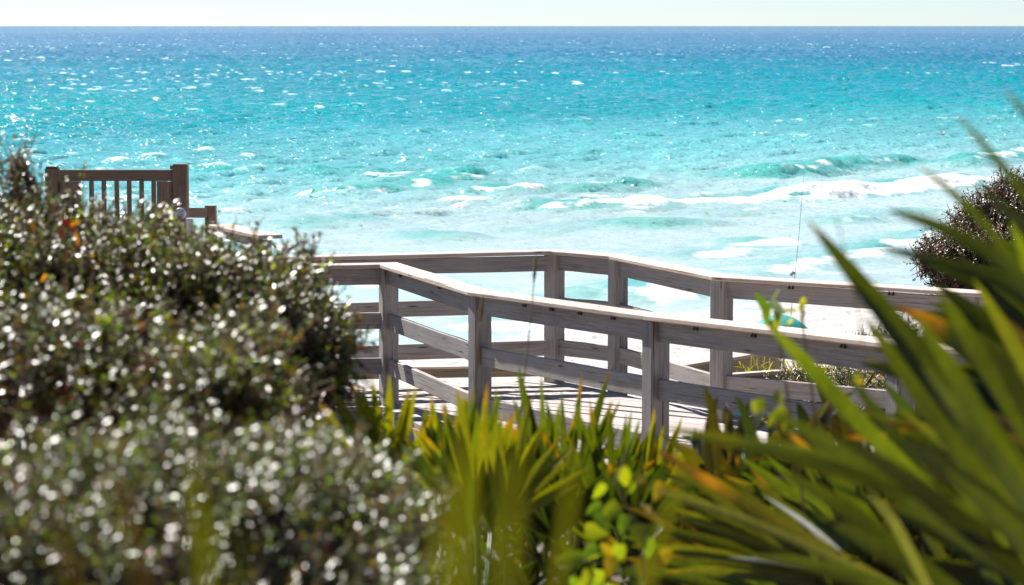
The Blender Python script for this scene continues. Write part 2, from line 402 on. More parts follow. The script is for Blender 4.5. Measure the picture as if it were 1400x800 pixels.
# small ripples as slopes (world space), kept at every distance
def slope(vec, sc, amp):
    n = noise(nt, vec, sc, 3, .65, 1); v = N(nt, 'ShaderNodeVectorMath', operation='SUBTRACT'); L(nt, n, v.inputs[0]); v.inputs[1].default_value = (.5, .5, .5)
    v2 = N(nt, 'ShaderNodeVectorMath', operation='MULTIPLY'); L(nt, v.outputs[0], v2.inputs[0]); v2.inputs[1].default_value = (amp, amp, 0); return v2.outputs[0]
v = N(nt, 'ShaderNodeVectorMath', operation='ADD'); d_ = slope(vscale(nt, g.outputs['Position'], (1, 1.3, 1)), 3.6, 1.0)
ln_ = N(nt, 'ShaderNodeVectorMath', operation='LENGTH'); L(nt, d_, ln_.inputs[0])
k1 = N(nt, 'ShaderNodeMath', operation='MULTIPLY_ADD'); L(nt, ln_.outputs['Value'], k1.inputs[0]); k1.inputs[1].default_value = 19; k1.inputs[2].default_value = .2
d2 = N(nt, 'ShaderNodeVectorMath', operation='SCALE'); L(nt, d_, d2.inputs[0]); L(nt, k1.outputs[0], d2.inputs['Scale'])
L(nt, d2.outputs[0], v.inputs[0]); L(nt, slope(g.outputs['Position'], .5, .7), v.inputs[1])
sy = N(nt, 'ShaderNodeSeparateXYZ'); L(nt, g.outputs['Position'], sy.inputs[0])
fr_ = N(nt, 'ShaderNodeMapRange'); fr_.inputs[1].default_value = 250; fr_.inputs[2].default_value = 2500; fr_.inputs[3].default_value = 1; fr_.inputs[4].default_value = 1.5; L(nt, sy.outputs[1], fr_.inputs[0])
calm = N(nt, 'ShaderNodeMapRange'); calm.inputs[1].default_value = 90; calm.inputs[2].default_value = 240; calm.inputs[3].default_value = .2; calm.inputs[4].default_value = 1; L(nt, sy.outputs[1], calm.inputs[0])
fs_ = N(nt, 'ShaderNodeMapRange'); fs_.inputs[1].default_value = 300; fs_.inputs[2].default_value = 2000; fs_.inputs[3].default_value = .5; fs_.inputs[4].default_value = .16; L(nt, sy.outputs[1], fs_.inputs[0]); L(nt, fs_.outputs[0], b.inputs['Specular IOR Level'])
fc = N(nt, 'ShaderNodeMath', operation='MULTIPLY'); L(nt, fr_.outputs[0], fc.inputs[0]); L(nt, calm.outputs[0], fc.inputs[1])
vsc = N(nt, 'ShaderNodeVectorMath', operation='SCALE'); L(nt, v.outputs[0], vsc.inputs[0]); L(nt, fc.outputs[0], vsc.inputs['Scale'])
v3 = N(nt, 'ShaderNodeVectorMath', operation='ADD'); L(nt, vsc.outputs[0], v3.inputs[0]); L(nt, g.outputs['Normal'], v3.inputs[1])
v4 = N(nt, 'ShaderNodeVectorMath', operation='NORMALIZE'); L(nt, v3.outputs[0], v4.inputs[0]); L(nt, v4.outputs[0], b.inputs['Normal'])
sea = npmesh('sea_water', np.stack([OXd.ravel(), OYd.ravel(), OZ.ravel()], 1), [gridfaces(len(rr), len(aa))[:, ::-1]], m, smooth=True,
             attrs={'foam_glint': foam_glint.ravel()}, colattr={'water': c.reshape(-1, 3)}, origin=(0, 0, 0))
tag(sea, 'turquoise sea with wind chop and breaking surf', kind='structure')
del FX, FY, OX, OY, OZ, OXd, OYd, hz, hx, hy, bz, c, A_, R_

# ---------------------------------------------------------------- boardwalk: railings and deck
RAILH = 1.21
def zfix(p, z): return Vector((p.x, p.y, z))
near_posts = [(225, 161, 366), (392, 160.5, 362), (531, 160, 360), (656, 179, 398), (897, 206, 430), (1235, 243, 468), (1640, 285, 505), (2100, 330, 545)]
far_posts = [(150, 155, 356), (385, 154, 351), (758, 150.5, 342), (845, 154, 349), (987, 168, 377), (1330, 182, 398), (1740, 200, 425), (2100, 215, 450)]
def pts(lst): return [at(px, py, s=s) for px, s, py in lst]
NP, FP = pts(near_posts), pts(far_posts)
PW = .14
def railing(P, label, cat, vis, bolts=(), boards=3, capw=.2):
    r = empty('railing', zfix(P[len(P)//2], P[len(P)//2].z-RAILH)); tag(r, label, cat)
    n = len(P)
    dirs = []
    for i in range(n):
        a = (P[i]-P[i-1]) if i else None; b_ = (P[i+1]-P[i]) if i < n-1 else None
        if a is None: a = b_
        if b_ is None: b_ = a
        dirs.append((a.normalized()+b_.normalized()).normalized())
    for i in range(n):
        d = (P[i+1]-P[i]).normalized() if i < n-1 else (P[i]-P[i-1]).normalized()
        d.z = 0; d.normalize()
        top = P[i]+Vector((0, 0, -.036)); mb = MB()
        gz_ = min(float(terrain_z(top.x, top.y))-.35, top.z-RAILH-.5)
        mb.bar(Vector((top.x, top.y, gz_)), top+Vector((0, 0, -.002)), PW, PW, up=d, ch=.008)
        mb.build('post', M['wood'], r)
        if i < n-1:
            L_ = (P[i+1]-P[i]).length; sg = max(3, int(L_/.5))
            dd = P[i+1]-P[i]; side = dd.cross(Vector((0, 0, 1))).normalized()
            e0 = P[i]+dd.normalized()*(PW*.36); e1 = P[i+1]-dd.normalized()*(PW*.36)
            for k in range(boards):
                dz = -.036-.07-.004-.388*k
                mb = MB(); mb.bar(e0+Vector((0, 0, dz)), e1+Vector((0, 0, dz+random.uniform(-.01, .006))), .04, .14, segs=sg, wob=.003)
                mb.build('rail_board', M['wood'], r)
            mb = MB(); up = side.cross(dd).normalized(); up = up if up.z > 0 else -up
            m0 = dirs[i].copy() if i else dd.normalized(); m1 = dirs[i+1].copy() if i < n-2 else dd.normalized()
            for q in (m0, m1): q.z = 0
            g0 = P[i]+dd.normalized()*.0015; g1 = P[i+1]-dd.normalized()*.0015
            mb.bar(g0+Vector((0, 0, -.017)), g1+Vector((0, 0, -.017)), capw, .034, ch=.006, segs=sg, wob=.002, m0=m0.normalized(), m1=m1.normalized())
            mb.build('cap_rail', M['cap'], r)
            for fr in vis.get(i, ()):
                q = P[i]+dd*fr; s1 = -side if side.y > 0 else side
                mb = MB()
                for e in (-.018, .018):
                    b0 = q+dd.normalized()*e+s1*.02+Vector((0, 0, -.062)); mb.tube([b0, b0+s1*.016], .010, 6)
                    mb.bar(b0+s1*.004+Vector((0, 0, .0)), b0+s1*.004+Vector((0, 0, .024)), .012, .006, up=s1, ch=.001)
                mb.build('bolt', M['bolt'], r, smooth=False)
    return r
railing(NP, 'nearer weathered wooden railing of the boardwalk, with pale flat cap', 'railing', {2: (.18, .62), 3: (.3, .46, .62, .8), 4: (.2, .45, .8)})
railing(FP, 'wooden railing on the seaward side of the boardwalk, behind the nearer one', 'railing', {4: (.3, .7)})
# deck of cross planks between the two railings
def lerp_poly(P, t):
    t = t*(len(P)-1); i = min(int(t), len(P)-2); f = t-i; return P[i].lerp(P[i+1], f)
pair = [(NP[0], FP[0]), (NP[1], FP[1]), (NP[2], FP[1].lerp(FP[2], .55)), (NP[3], FP[2]), (NP[4], FP[3].lerp(FP[4], .5)), (NP[5], FP[4].lerp(FP[5], .6)), (NP[6], FP[5].lerp(FP[6], .7)), (NP[7], FP[7])]
def off(P): return zfix(P, P.z-RAILH)
mb = MB(); PD = Vector((.80, -.60, 0)); PN = Vector((.60, .80, 0)); poly = []
def out_(P, Q, e): d = (P-Q); d.z = 0; return P+d.normalized()*e
poly = [out_(off(p), off(q), .16) for p, q in pair]+[out_(off(q), off(p), .14) for p, q in reversed(pair)]
def zdeck(x, y):      # height blended from the nearest posts
    ws = zs = 0
    for p in NP+FP: d = 1/(((p.x-x)**2+(p.y-y)**2)**1.2+.02); ws += d; zs += d*(p.z-RAILH)
    return zs/ws
c_lo, c_hi = min(p.dot(PN) for p in poly), max(p.dot(PN) for p in poly); c_ = c_lo; PWD = .142
while c_ < c_hi:
    def cuts(c):
        xs = []
        for k in range(len(poly)):
            a, b_ = poly[k], poly[(k+1) % len(poly)]; da, db = a.dot(PN)-c, b_.dot(PN)-c
            if da*db < 0: xs.append(a.lerp(b_, da/(da-db)).dot(PD))
        return sorted(xs)
    xa, xb = cuts(c_+.001), cuts(c_+PWD)
    if len(xa) == len(xb) and len(xa) > 1:
        for q in range(0, len(xa)-1, 2):
            n_ = max(1, round((xa[q+1]-xa[q])/3.2))
            for e in range(n_):
                f0, f1 = e/n_, (e+1)/n_; h = random.uniform(-.006, .005); jt = random.uniform(-.015, .015)
                P4 = []
                for xs, c, f, g in ((xa, c_, f0, .002), (xa, c_, f1, -.002), (xb, c_+PWD-.011, f1, -.002), (xb, c_+PWD-.011, f0, .002)):
                    u = xs[q]+(xs[q+1]-xs[q])*f+g+(jt if n_ == 1 or f in (0, 1) else 0); p = PD*u+PN*c; P4.append(Vector((p.x, p.y, zdeck(p.x, p.y)+h)))
                V = P4+[v_-Vector((0, 0, .036)) for v_ in P4]; Lb = (P4[1]-P4[0]).length; ou, ov = random.random()*30, random.random()*30
                mb.add(V, [(0, 1, 2, 3), (7, 6, 5, 4), (0, 4, 5, 1), (1, 5, 6, 2), (2, 6, 7, 3), (3, 7, 4, 0)], [(ou, ov), (ou+Lb, ov), (ou+Lb, ov+.14), (ou, ov+.14)]*2)
    c_ += PWD
dk = empty('boardwalk_deck', off(NP[3])); tag(dk, 'sun-bleached plank deck of the boardwalk between its two railings', 'boardwalk')
mb.build('deck_plank', M['deck'], dk)
for lst, sgn in ((NP, 1), (FP, -1)):
    mb = MB()
    for i in range(len(lst)-1):
        dd = (lst[i+1]-lst[i]); sd = dd.cross(Vector((0, 0, 1))).normalized(); sd = sd if sd.y < 0 else -sd
        mb.bar(off(lst[i])+sd*sgn*(.09)+Vector((0, 0, -.17)), off(lst[i+1])+sd*sgn*.09+Vector((0, 0, -.17)), .04, .24, segs=3)
    mb.build('joist', M['wood'], dk)
# low toe board on the seaward edge of the deck
ek = MB(); a, b_ = at(455, 506, s=149), at(762, 506, s=147.5); zz = off(FP[2]).z
a.z = b_.z = zz+.05; ek.bar(a, b_, .04, .085); ek.build('kerb_board', M['tan'], dk)
ek = MB(); a2, b2 = a.copy(), b_.copy(); a2.z = b2.z = zz+.1045; ek.bar(a2, b2, .09, .022); ek.build('kerb_cap', M['cap'], dk)

# short railing west of the gate, higher platform
W0, W1, W2 = at(289, 297, s=132), at(300, 307, s=133), at(362, 323, s=141)
r = empty('railing', zfix(W0, W0.z-1.2)); tag(r, 'short stretch of sloping wooden handrail beside the gate, above the shrub', 'railing')
mb = MB(); p = at(288, 281, s=122); mb.bar(Vector((p.x, p.y, float(terrain_z(p.x, p.y))-.3)), p, .115, .115, up=(0.1, 1, 0), ch=.008); mb.build('post', M['gate'], r)
q = at(256, 291, s=124); mb = MB(); mb.bar(q, at(281, 291, s=123), .04, .11); mb.build('rail_board', M['gate'], r)
mb = MB(); mb.bar(at(300, 309, s=133), at(370, 324, s=141), .24, .036, segs=4); mb.build('cap_rail', M['cap'], r)
mb = MB(); p = at(361, 328, s=141); mb.bar(Vector((p.x, p.y, float(terrain_z(p.x, p.y))-.3)), p, .12, .12, up=(.2, 1, 0)); mb.build('post', M['wood'], r)
mb = MB(); mb.bar(at(303, 316, s=133), at(356, 331, s=141), .04, .12); mb.build('rail_board', M['wood'], r)

# gate
G = empty('gate', zfix(at(155, 400, s=131), 6.75)); tag(G, 'brown slatted wooden gate between two square posts, above the shrub', 'gate')
def gp(x, y): return at(x, y, D=F/131.0)
yax = Vector((0.05, 1, 0)).normalized()
def gbar(name, x0, y0, x1, y1, th, depth_off=0, mt='gate'):
    c0 = gp((x0+x1)/2, y0); c1 = gp((x0+x1)/2, y1); wd_ = (x1-x0)/131.0
    c0 = c0+yax*depth_off; c1 = c1+yax*depth_off
    c1 = Vector((c0.x, c0.y, c1.z if name != 'gate_post' else float(terrain_z(c0.x, c0.y))-.3)); mb = MB()
    mb.bar(c1, c0, wd_, th, up=yax, ch=.006); return mb.build(name, M[mt], G)
def cross(name, x0, x1, y0, y1, th, depth_off=0):
    a = gp(x0, (y0+y1)/2)+yax*depth_off; b_ = gp(x1, (y0+y1)/2)+yax*depth_off; mb = MB(); mb.bar(a, b_, th, (y1-y0)/131.0, ch=.006); return mb.build(name, M['gate'], G)
def pcap(x0, x1, y):
    c0 = gp((x0+x1)/2, y); wd_ = (x1-x0)/131.0*.5; V = [c0+Vector((a*wd_, b_*wd_, 0)) for a, b_ in ((-1, -1), (1, -1), (1, 1), (-1, 1))]+[c0+Vector((a*wd_*.8, b_*wd_*.8, .02)) for a, b_ in ((-1, -1), (1, -1), (1, 1), (-1, 1))]
    mb = MB(); mb.add(V, [(4, 5, 6, 7), (0, 1, 5, 4), (1, 2, 6, 5), (2, 3, 7, 6), (3, 0, 4, 7), (3, 2, 1, 0)], [(0, 0)]*8); mb.build('post_cap', M['gate'], G)
gbar('gate_post', 63, 230.5, 80, 480, .14); pcap(63, 80, 230)
gbar('gate_post', 237, 227, 256.5, 480, .15); pcap(236.5, 257, 226.6)
cross('top_rail', 82, 236, 232, 247.5, .05)
cross('bottom_rail', 82, 236, 400, 420, .05)
gbar('stile', 82, 248, 110, 400, .05); gbar('stile', 214.5, 248, 236, 400, .05)
for xc in (125, 142, 159.5, 176.5, 193.5, 210): gbar('slat', xc-3.2, 247.5, xc+3.2, 400, .025, .0)
mb = MB(); p = gp(81, 250); mb.bar(p+Vector((0, -.03, -.1)), p+Vector((0, -.03, .02)), .02, .012, up=(0, 1, 0)); mb.build('hinge', M['bolt'], G)
cross('latch_board', 233, 239, 226, 231, .09)
# round white fitting on a short white pipe
RP = empty('round_fitting', zfix(at(247, 292, D=F/133), 6.9)); tag(RP, 'small round pale fitting on a white pipe in front of the gate post', 'fitting')
p = at(247, 292, D=F/134.0)+Vector((0, 0, 0)); mb = MB()
mb.tube([p+Vector((0, -.02, 0)), p+Vector((0, -.028, 0)), p+Vector((0, -.045, 0)), p+Vector((0, -.055, 0))], [.055, .062, .062, .045], 28); mb.build('disc', M['white'], RP, True)
mb = MB(); mb.tube([p+Vector((0, -.054, 0)), p+Vector((0, -.066, 0)), p+Vector((0, -.068, 0))], [.031, .031, .020], 20); mb.build('lens', M['lens'], RP, True)
mb = MB(); q = at(259, 300, D=F/134.0); mb.tube([Vector((q.x, q.y, float(terrain_z(q.x, q.y))-.1)), q+Vector((0, 0, 0))], .03, 12); mb.bar(q+Vector((0, 0, -.03)), q+Vector((0, 0, .012)), .07, .07, up=(0, 1, 0)); mb.build('pipe', M['white'], RP)

# low board walls of the stair that goes down to the beach, behind the railings on the east side
st = empty('dune_stair_wall', at(1040, 520, D=26.5)); tag(st, 'low tan board wall with brown cap among the dune grass beyond the railings', 'low wall')
def plank(a, b_, h, th, name, mt): mb = MB(); mb.bar(a, b_, th, h, segs=2); mb.build(name, M[mt], st)
a, b_ = at(930, 500.5, D=26.2), at(1066, 479, D=29); plank(a, b_, .03, .13, 'cap_board', 'cap'); plank(a+Vector((0, 0, -.15)), b_+Vector((0, 0, -.15)), .26, .04, 'wall_board', 'tan')
a, b_ = at(985, 514, D=25), at(1130, 503.5, D=27.3); plank(a, b_, .03, .12, 'cap_board', 'cap'); plank(a+Vector((0, 0, -.14)), b_+Vector((0, 0, -.14)), .24, .04, 'wall_board', 'tan')
for a in (at(1062, 481, D=28.95), at(1125, 505, D=27.2), at(992, 515, D=25.1)): mb = MB(); mb.bar(a+Vector((0, 0, -1.2)), a+Vector((0, .06, -.02)), .09, .09, up=(0, 1, 0)); mb.build('post', M['tan'], st)

# ---------------------------------------------------------------- beach things
UM = at(1066, 430, D=62); gz = float(terrain_z(UM.x, UM.y))
um = empty('beach_umbrella', (UM.x, UM.y, gz)); tag(um, 'teal beach umbrella standing on the white sand, seen between the railings', 'umbrella')
V, Fc = [], []; nr_ = 8; rad = .68; vs_ = []
for k, (rr_, zz_) in enumerate([(0.001, 0), (.3, -.04), (.55, -.13), (.8, -.27), (1, -.43)]):
    for i in range(nr_*2):
        t = math.pi*i/nr_; q = rr_*rad*(1 if i % 2 == 0 else .96); V.append((UM.x+q*math.cos(t), UM.y+q*math.sin(t), UM.z+zz_*.78+(0 if i % 2 == 0 else .012*rr_)))
n2_ = nr_*2
for k in range(4):
    for i in range(n2_): Fc.append((k*n2_+i, (k+1)*n2_+i, (k+1)*n2_+(i+1) % n2_, k*n2_+(i+1) % n2_))
cn = npmesh('canopy', V, [np.array(Fc)], M['umbrella'], um)
mb = MB(); mb.tube([Vector((UM.x, UM.y, gz-.2)), Vector((UM.x, UM.y, UM.z+.08))], .02, 8); mb.build('pole', M['white'], um)
for i in range(8):
    t = 2*math.pi*i/8; mb = MB(); mb.tube([Vector((UM.x, UM.y, UM.z-.06)), Vector((UM.x+rad*.6*math.cos(t), UM.y+rad*.6*math.sin(t), UM.z-.16)), Vector((UM.x+rad*.97*math.cos(t), UM.y+rad*.97*math.sin(t), UM.z-.36))], .007, 5); mb.build('rib', M['white'], um)
# fishing rod planted on the beach
p0, p1 = at(1083, 386, D=79), at(1099, 238, D=79)
base = Vector((p0.x-.1, p0.y, 0)); base.z = float(terrain_z(base.x, base.y))
fr = empty('fishing_rod', base); tag(fr, 'thin tall fishing rod standing in the sand in front of the surf', 'fishing rod')
mb = MB(); ln = p1-base; mb.tube([base, base+ln*.25, base+ln*.6+Vector((.02, 0, 0)), p1], [.014, .012, .009, .006], 6); mb.build('rod', M['rod'], fr, True)
mb = MB(); q = base+(p1-base)*.42; mb.tube([q+Vector((-.12, 0, -.05)), q+Vector((-.05, 0, .06)), q+Vector((0, 0, .0))], .05, 6); mb.build('reel', M['rod'], fr, True)
# folding beach chair, only its orange frame shows
CB = at(1007, 489, D=56); cz = float(terrain_z(CB.x, CB.y)); cb = empty('beach_chair', (CB.x, CB.y, cz)); tag(cb, 'small orange wooden beach chair beyond the low board wall', 'chair')
cb_z = cz
for sx_ in (-.26, .26):
    o_ = Vector((CB.x+sx_, CB.y, cb_z)); mb = MB()
    mb.bar(o_+Vector((0, .35, 0)), o_+Vector((0, -.35, .45)), .03, .045); mb.build('leg', M['orange'], cb)
    mb = MB(); mb.bar(o_+Vector((.0+.035*(1 if sx_ > 0 else -1), -.3, 0)), o_+Vector((.035*(1 if sx_ > 0 else -1), .55, .95)), .03, .045); mb.build('back_frame', M['orange'], cb)
mb = MB(); mb.bar(Vector((CB.x-.31, CB.y+.5, cb_z+.9)), Vector((CB.x+.31, CB.y+.5, cb_z+.9)), .03, .05); mb.build('crossbar', M['orange'], cb)
V = [(CB.x+a_, CB.y+b2_, cb_z+c_) for b2_, c_ in ((-.33, .44), (-.1, .30), (.12, .33), (.3, .62), (.5, .88)) for a_ in (-.25, .25)]
npmesh('sling', V, [np.array([(2*k, 2*k+1, 2*k+3, 2*k+2) for k in range(4)])], M['umbrella'], cb)

# ---------------------------------------------------------------- foliage
def leaves_geo(P, D, Nn, Ln, Wd, fold=.18, curl=.12):
    """lens-shaped leaves with a folded midrib: 8 vertices each"""
    D = unit(D); Sd = unit(np.cross(D, Nn)); Nn = np.cross(Sd, D); n = len(P)
    Ln = np.broadcast_to(np.asarray(Ln, float).reshape(-1, 1), (n, 1)); Wd = np.broadcast_to(np.asarray(Wd, float).reshape(-1, 1), (n, 1))
    tmpl = [(0, 0, 0), (.28, -.46, 0), (.68, -.42, 0), (1, 0, -curl), (.68, .42, 0), (.28, .46, 0), (.3, 0, -fold), (.68, 0, -fold*.9)]
    V = np.stack([P+D*Ln*a+Sd*Wd*b_+Nn*(Wd*c_ if c_ > -curl or a < 1 else Ln*c_) for a, b_, c_ in tmpl], 1)
    q = np.array([(0, 6, 1), (0, 5, 6), (7, 3, 2), (7, 4, 3)]); q4 = np.array([(1, 6, 7, 2), (5, 4, 7, 6)])
    base = (np.arange(n)*8)[:, None, None]
    return V.reshape(-1, 3), (q[None]+base).reshape(-1, 3), (q4[None]+base).reshape(-1, 4)
def twigs_geo(A, B, ra, rb):
    D = unit(B-A); up = np.tile((.3, .2, 1.0), (len(A), 1)); s1 = unit(np.cross(D, up)); s2 = np.cross(D, s1); n = len(A)
    ra = np.broadcast_to(np.asarray(ra, float).reshape(-1, 1), (n, 1)); rb = np.broadcast_to(np.asarray(rb, float).reshape(-1, 1), (n, 1))
    vs_ = []
    for C_, r_ in ((A, ra), (B, rb)):
        for t in (0, 2.094, 4.189): vs_.append(C_+(s1*math.cos(t)+s2*math.sin(t))*r_)
    V = np.stack(vs_, 1).reshape(-1, 3); q = np.array([(0, 1, 4, 3), (1, 2, 5, 4), (2, 0, 3, 5)]); base = (np.arange(n)*6)[:, None, None]
    return V, (q[None]+base).reshape(-1, 4)
def rnd(n, k=3): return RNG.normal(size=(n, k))
def shrub(name, label, blobs, base, nshoot, leaf=(.02, .011), palette=None, per=14, shoot=.16, gap=.5, matn='gloss', red=.004, cat='shrub', group=None, flat=.6, inner=.35, lumps=7):
    """crown built of leafy shoots on the skin of several blobs; blobs (px,py,D,rx_m,ry_m,rz_m)"""
    palette = palette if palette is not None else np.array([(.06, .08, .015), (.10, .15, .02), (.18, .22, .025), (.13, .085, .03), (.08, .05, .022)])
    root = empty(name, base); tag(root, label, cat, group)
    Pb = np.array([list(at(b_[0], b_[1], D=b_[2])) for b_ in blobs]); Rb = np.array([b_[3:6] for b_ in blobs])
    sp_, sr_ = [], []
    for q, rb in zip(Pb, Rb):
        for _ in range(lumps):
            dd = unit(RNG.normal(size=3)+np.array((0, -.5, .5))); sp_.append(q+dd*rb*.82); sr_.append(rb*RNG.uniform(.22, .42))
    if lumps: Pb0, Rb0 = Pb, Rb; Pb = np.concatenate([Pb*1.0, sp_]); Rb = np.concatenate([Rb*.86, sr_])
    wts = Rb[:, 0]*Rb[:, 2]+.3*Rb[:, 1]*Rb[:, 2]; wts = wts/wts.sum()
    bi = RNG.choice(len(Pb), nshoot, p=wts); d = unit(rnd(nshoot)*np.array((1, 1, 1))+np.array((0, -.45, .35)))
    rad_ = np.where(RNG.random(nshoot) < inner, RNG.uniform(.5, .85, nshoot), RNG.uniform(.86, 1.04, nshoot)+.26*RNG.random(nshoot)**5)
    P = Pb[bi]+d*Rb[bi]*rad_[:, None]
    # holes: clump noise
    cl = np.sin(P[:, 0]*5.1+1.3*P[:, 2])*np.sin(P[:, 2]*6.3+P[:, 1]*2)+np.sin(P[:, 0]*11+P[:, 1]*3)*np.sin(P[:, 2]*13)*.6
    cl = cl+np.sin(P[:, 0]*2.3+P[:, 2]*3.1+2)*.55; keep = cl > RNG.uniform(-1.9, .15, nshoot)+(gap-.5)
    P, d, bi = P[keep], d[keep], bi[keep]; n = len(P)
    sd_ = unit(d*.8+np.array((0, 0, .75))+rnd(n)*.35); Ls = shoot*RNG.uniform(.5, 1.35, n)
    A = P-sd_*Ls[:, None]*.5; B = P+sd_*Ls[:, None]*.5
    tv, tf = twigs_geo(A-sd_*Ls[:, None]*.5, B, leaf[0]*.13, leaf[0]*.05)
    # limbs from the base to the blobs
    lv, lf = [], []; cen = np.array(base)
    A2, B2, r2, r3 = [], [], [], []
    for q, rb in list(zip(Pb, Rb))[:len(blobs)]:
        for k in range(3):
            mid = cen*.5+q*.5+RNG.normal(size=3)*.12; end = q+RNG.normal(size=3)*rb*.3
            A2 += [cen+RNG.normal(size=3)*.08, mid]; B2 += [mid, end]; r2 += [.022, .014]; r3 += [.014, .006]
            for j in range(6): e2 = q+unit(RNG.normal(size=3)+np.array((0, -.3, .4)))*rb*.9; A2.append(end); B2.append(e2); r2.append(.007); r3.append(.003)
    v2, f2 = twigs_geo(np.array(A2), np.array(B2), r2, r3)
    npmesh('twigs', np.concatenate([tv, v2]), [np.concatenate([tf, f2+len(tv)])], M['bark'], root)
    k = per; t = (np.arange(k)+.5)/k; idx = np.repeat(np.arange(n), k); tt = np.tile(t, n)+RNG.uniform(-.04, .04, n*k)
    LP = A[idx]+(B-A)[idx]*tt[:, None]; out = unit(rnd(n*k)); out = unit(out-sd_[idx]*np.sum(out*sd_[idx], 1, keepdims=True))
    LD = unit(sd_[idx]*.55+out*.8); LN = unit(sd_[idx]*.25+np.array((-.33, -.37, flat))+rnd(n*k)*.29)
    ln = leaf[0]*RNG.uniform(.45, 1.4, n*k)*(1.1-.45*np.clip(tt, 0, 1)); wd_ = leaf[1]*ln/leaf[0]*RNG.uniform(.8, 1.15, n*k)
    V, f3, f4 = leaves_geo(LP, LD, LN, ln, wd_)
    ci = RNG.choice(len(palette), n, p=None); ci = np.where(RNG.random(n*k) < .7, ci[idx], RNG.choice(len(palette), n*k))
    colr = palette[ci]*RNG.uniform(.7, 1.3, (n*k, 1))
    young = tt > .8; colr = np.where(young[:, None], colr*np.array((1.5, 1.5, 1.0)), colr)
    rd = RNG.random(n*k) < red; colr[rd] = np.array([(.30, .03, .015), (.38, .13, .02)])[RNG.integers(0, 2, rd.sum())]
    npmesh('foliage', V, [f3, f4], M[matn], root, colattr={'tint': np.repeat(colr, 8, 0)})
    return root
def gbase(px, D, y=600):
    p = at(px, y, D=D); return (p.x, p.y, float(terrain_z(p.x, p.y)))
def mm_(px, D): return px*D/F
def B(px, py, D, rx, ry, rz):     # radii given in photo pixels across and up, metres in depth
    return (px, py, D, mm_(rx, D), ry, mm_(rz, D))
yaupon = 'glossy_shrub'
shrub(yaupon, 'wide glossy-leaved shrub with small shining leaves directly under the wooden gate',
      [B(75, 400, 6.88, 110, .5, 108), B(200, 412, 6.72, 105, .5, 88), B(290, 418, 6.72, 90, .5, 86), B(350, 440, 6.64, 85, .45, 92), B(405, 470, 6.56, 68, .4, 82), B(440, 500, 6.56, 42, .3, 62), B(130, 340, 6.96, 60, .3, 34), B(215, 340, 6.96, 50, .3, 30), B(30, 358, 6.88, 70, .3, 50)],
      gbase(250, 6.72), 5600, leaf=(.022, .012), shoot=.15, per=13, gap=.35)
shrub(yaupon, 'dark glossy shrub in the middle left, in front of the one under the gate',
      [B(60, 520, 4.96, 130, .4, 110), B(190, 540, 4.88, 110, .4, 90), B(310, 530, 4.80, 110, .4, 70), B(380, 590, 6.0, 80, .35, 50)],
      gbase(200, 4.88, 700), 2700, leaf=(.021, .012), shoot=.13, per=12, gap=.5, red=.006)
shrub(yaupon, 'greyish sparkling shrub filling the bottom left corner of the view',
      [B(60, 720, 3.36, 150, .25, 110), B(210, 700, 3.46, 130, .25, 100), B(340, 700, 3.55, 120, .25, 90), B(435, 705, 3.74, 100, .25, 100), B(520, 745, 3.94, 80, .2, 100), B(160, 790, 3.26, 200, .25, 90), B(420, 790, 3.46, 180, .25, 90)],
      gbase(260, 3.5, 800), 3000, leaf=(.0155, .009), shoot=.10, per=13, gap=.35, palette=np.array([(.10, .15, .045), (.14, .20, .05), (.18, .21, .09), (.15, .11, .05), (.09, .06, .035)]))
# open sprig at the far left
shrub('sapling', 'thin open sapling with tiny leaves standing left of the gate', [B(22, 232, 7.12, 26, .12, 30), B(42, 262, 7.12, 20, .1, 36), B(12, 285, 7.12, 34, .12, 30)], gbase(10, 7.12), 70, leaf=(.018, .008), shoot=.13, per=6, gap=.3, cat='sapling', inner=.1)
for k, (x_, y_, D_, r_) in enumerate([(118, 262, 8.6, 12), (150, 265, 8.6, 12), (218, 285, 8.5, 12)]):
    pass
shrub('dark_shrub', 'dense dark reddish-brown shrub on the dune beyond the railings on the right',
      [B(1345, 345, 27, 75, .7, 65), B(1400, 315, 27.5, 90, .7, 78), B(1300, 365, 26.8, 45, .5, 40), B(1460, 330, 28, 110, .8, 100), B(1390, 410, 27, 110, .8, 60)],
      gbase(1400, 27), 9000, leaf=(.036, .02), shoot=.22, per=12, gap=.4, matn='gloss_far', palette=np.array([(.09, .055, .035), (.12, .075, .045), (.07, .07, .03), (.15, .09, .055)]))
shrub('low_shrub', 'low light-leaved shrub in the dune grass right of the low board wall',
      [B(1110, 530, 25.5, 55, .4, 30), B(1160, 540, 25.2, 60, .4, 40), B(1230, 500, 25.5, 90, .5, 60)], gbase(1120, 25.5), 1500, leaf=(.03, .014), shoot=.16, per=10, gap=.5, matn='gloss_far',
      palette=np.array([(.14, .15, .06), (.20, .18, .10), (.09, .11, .04)]))

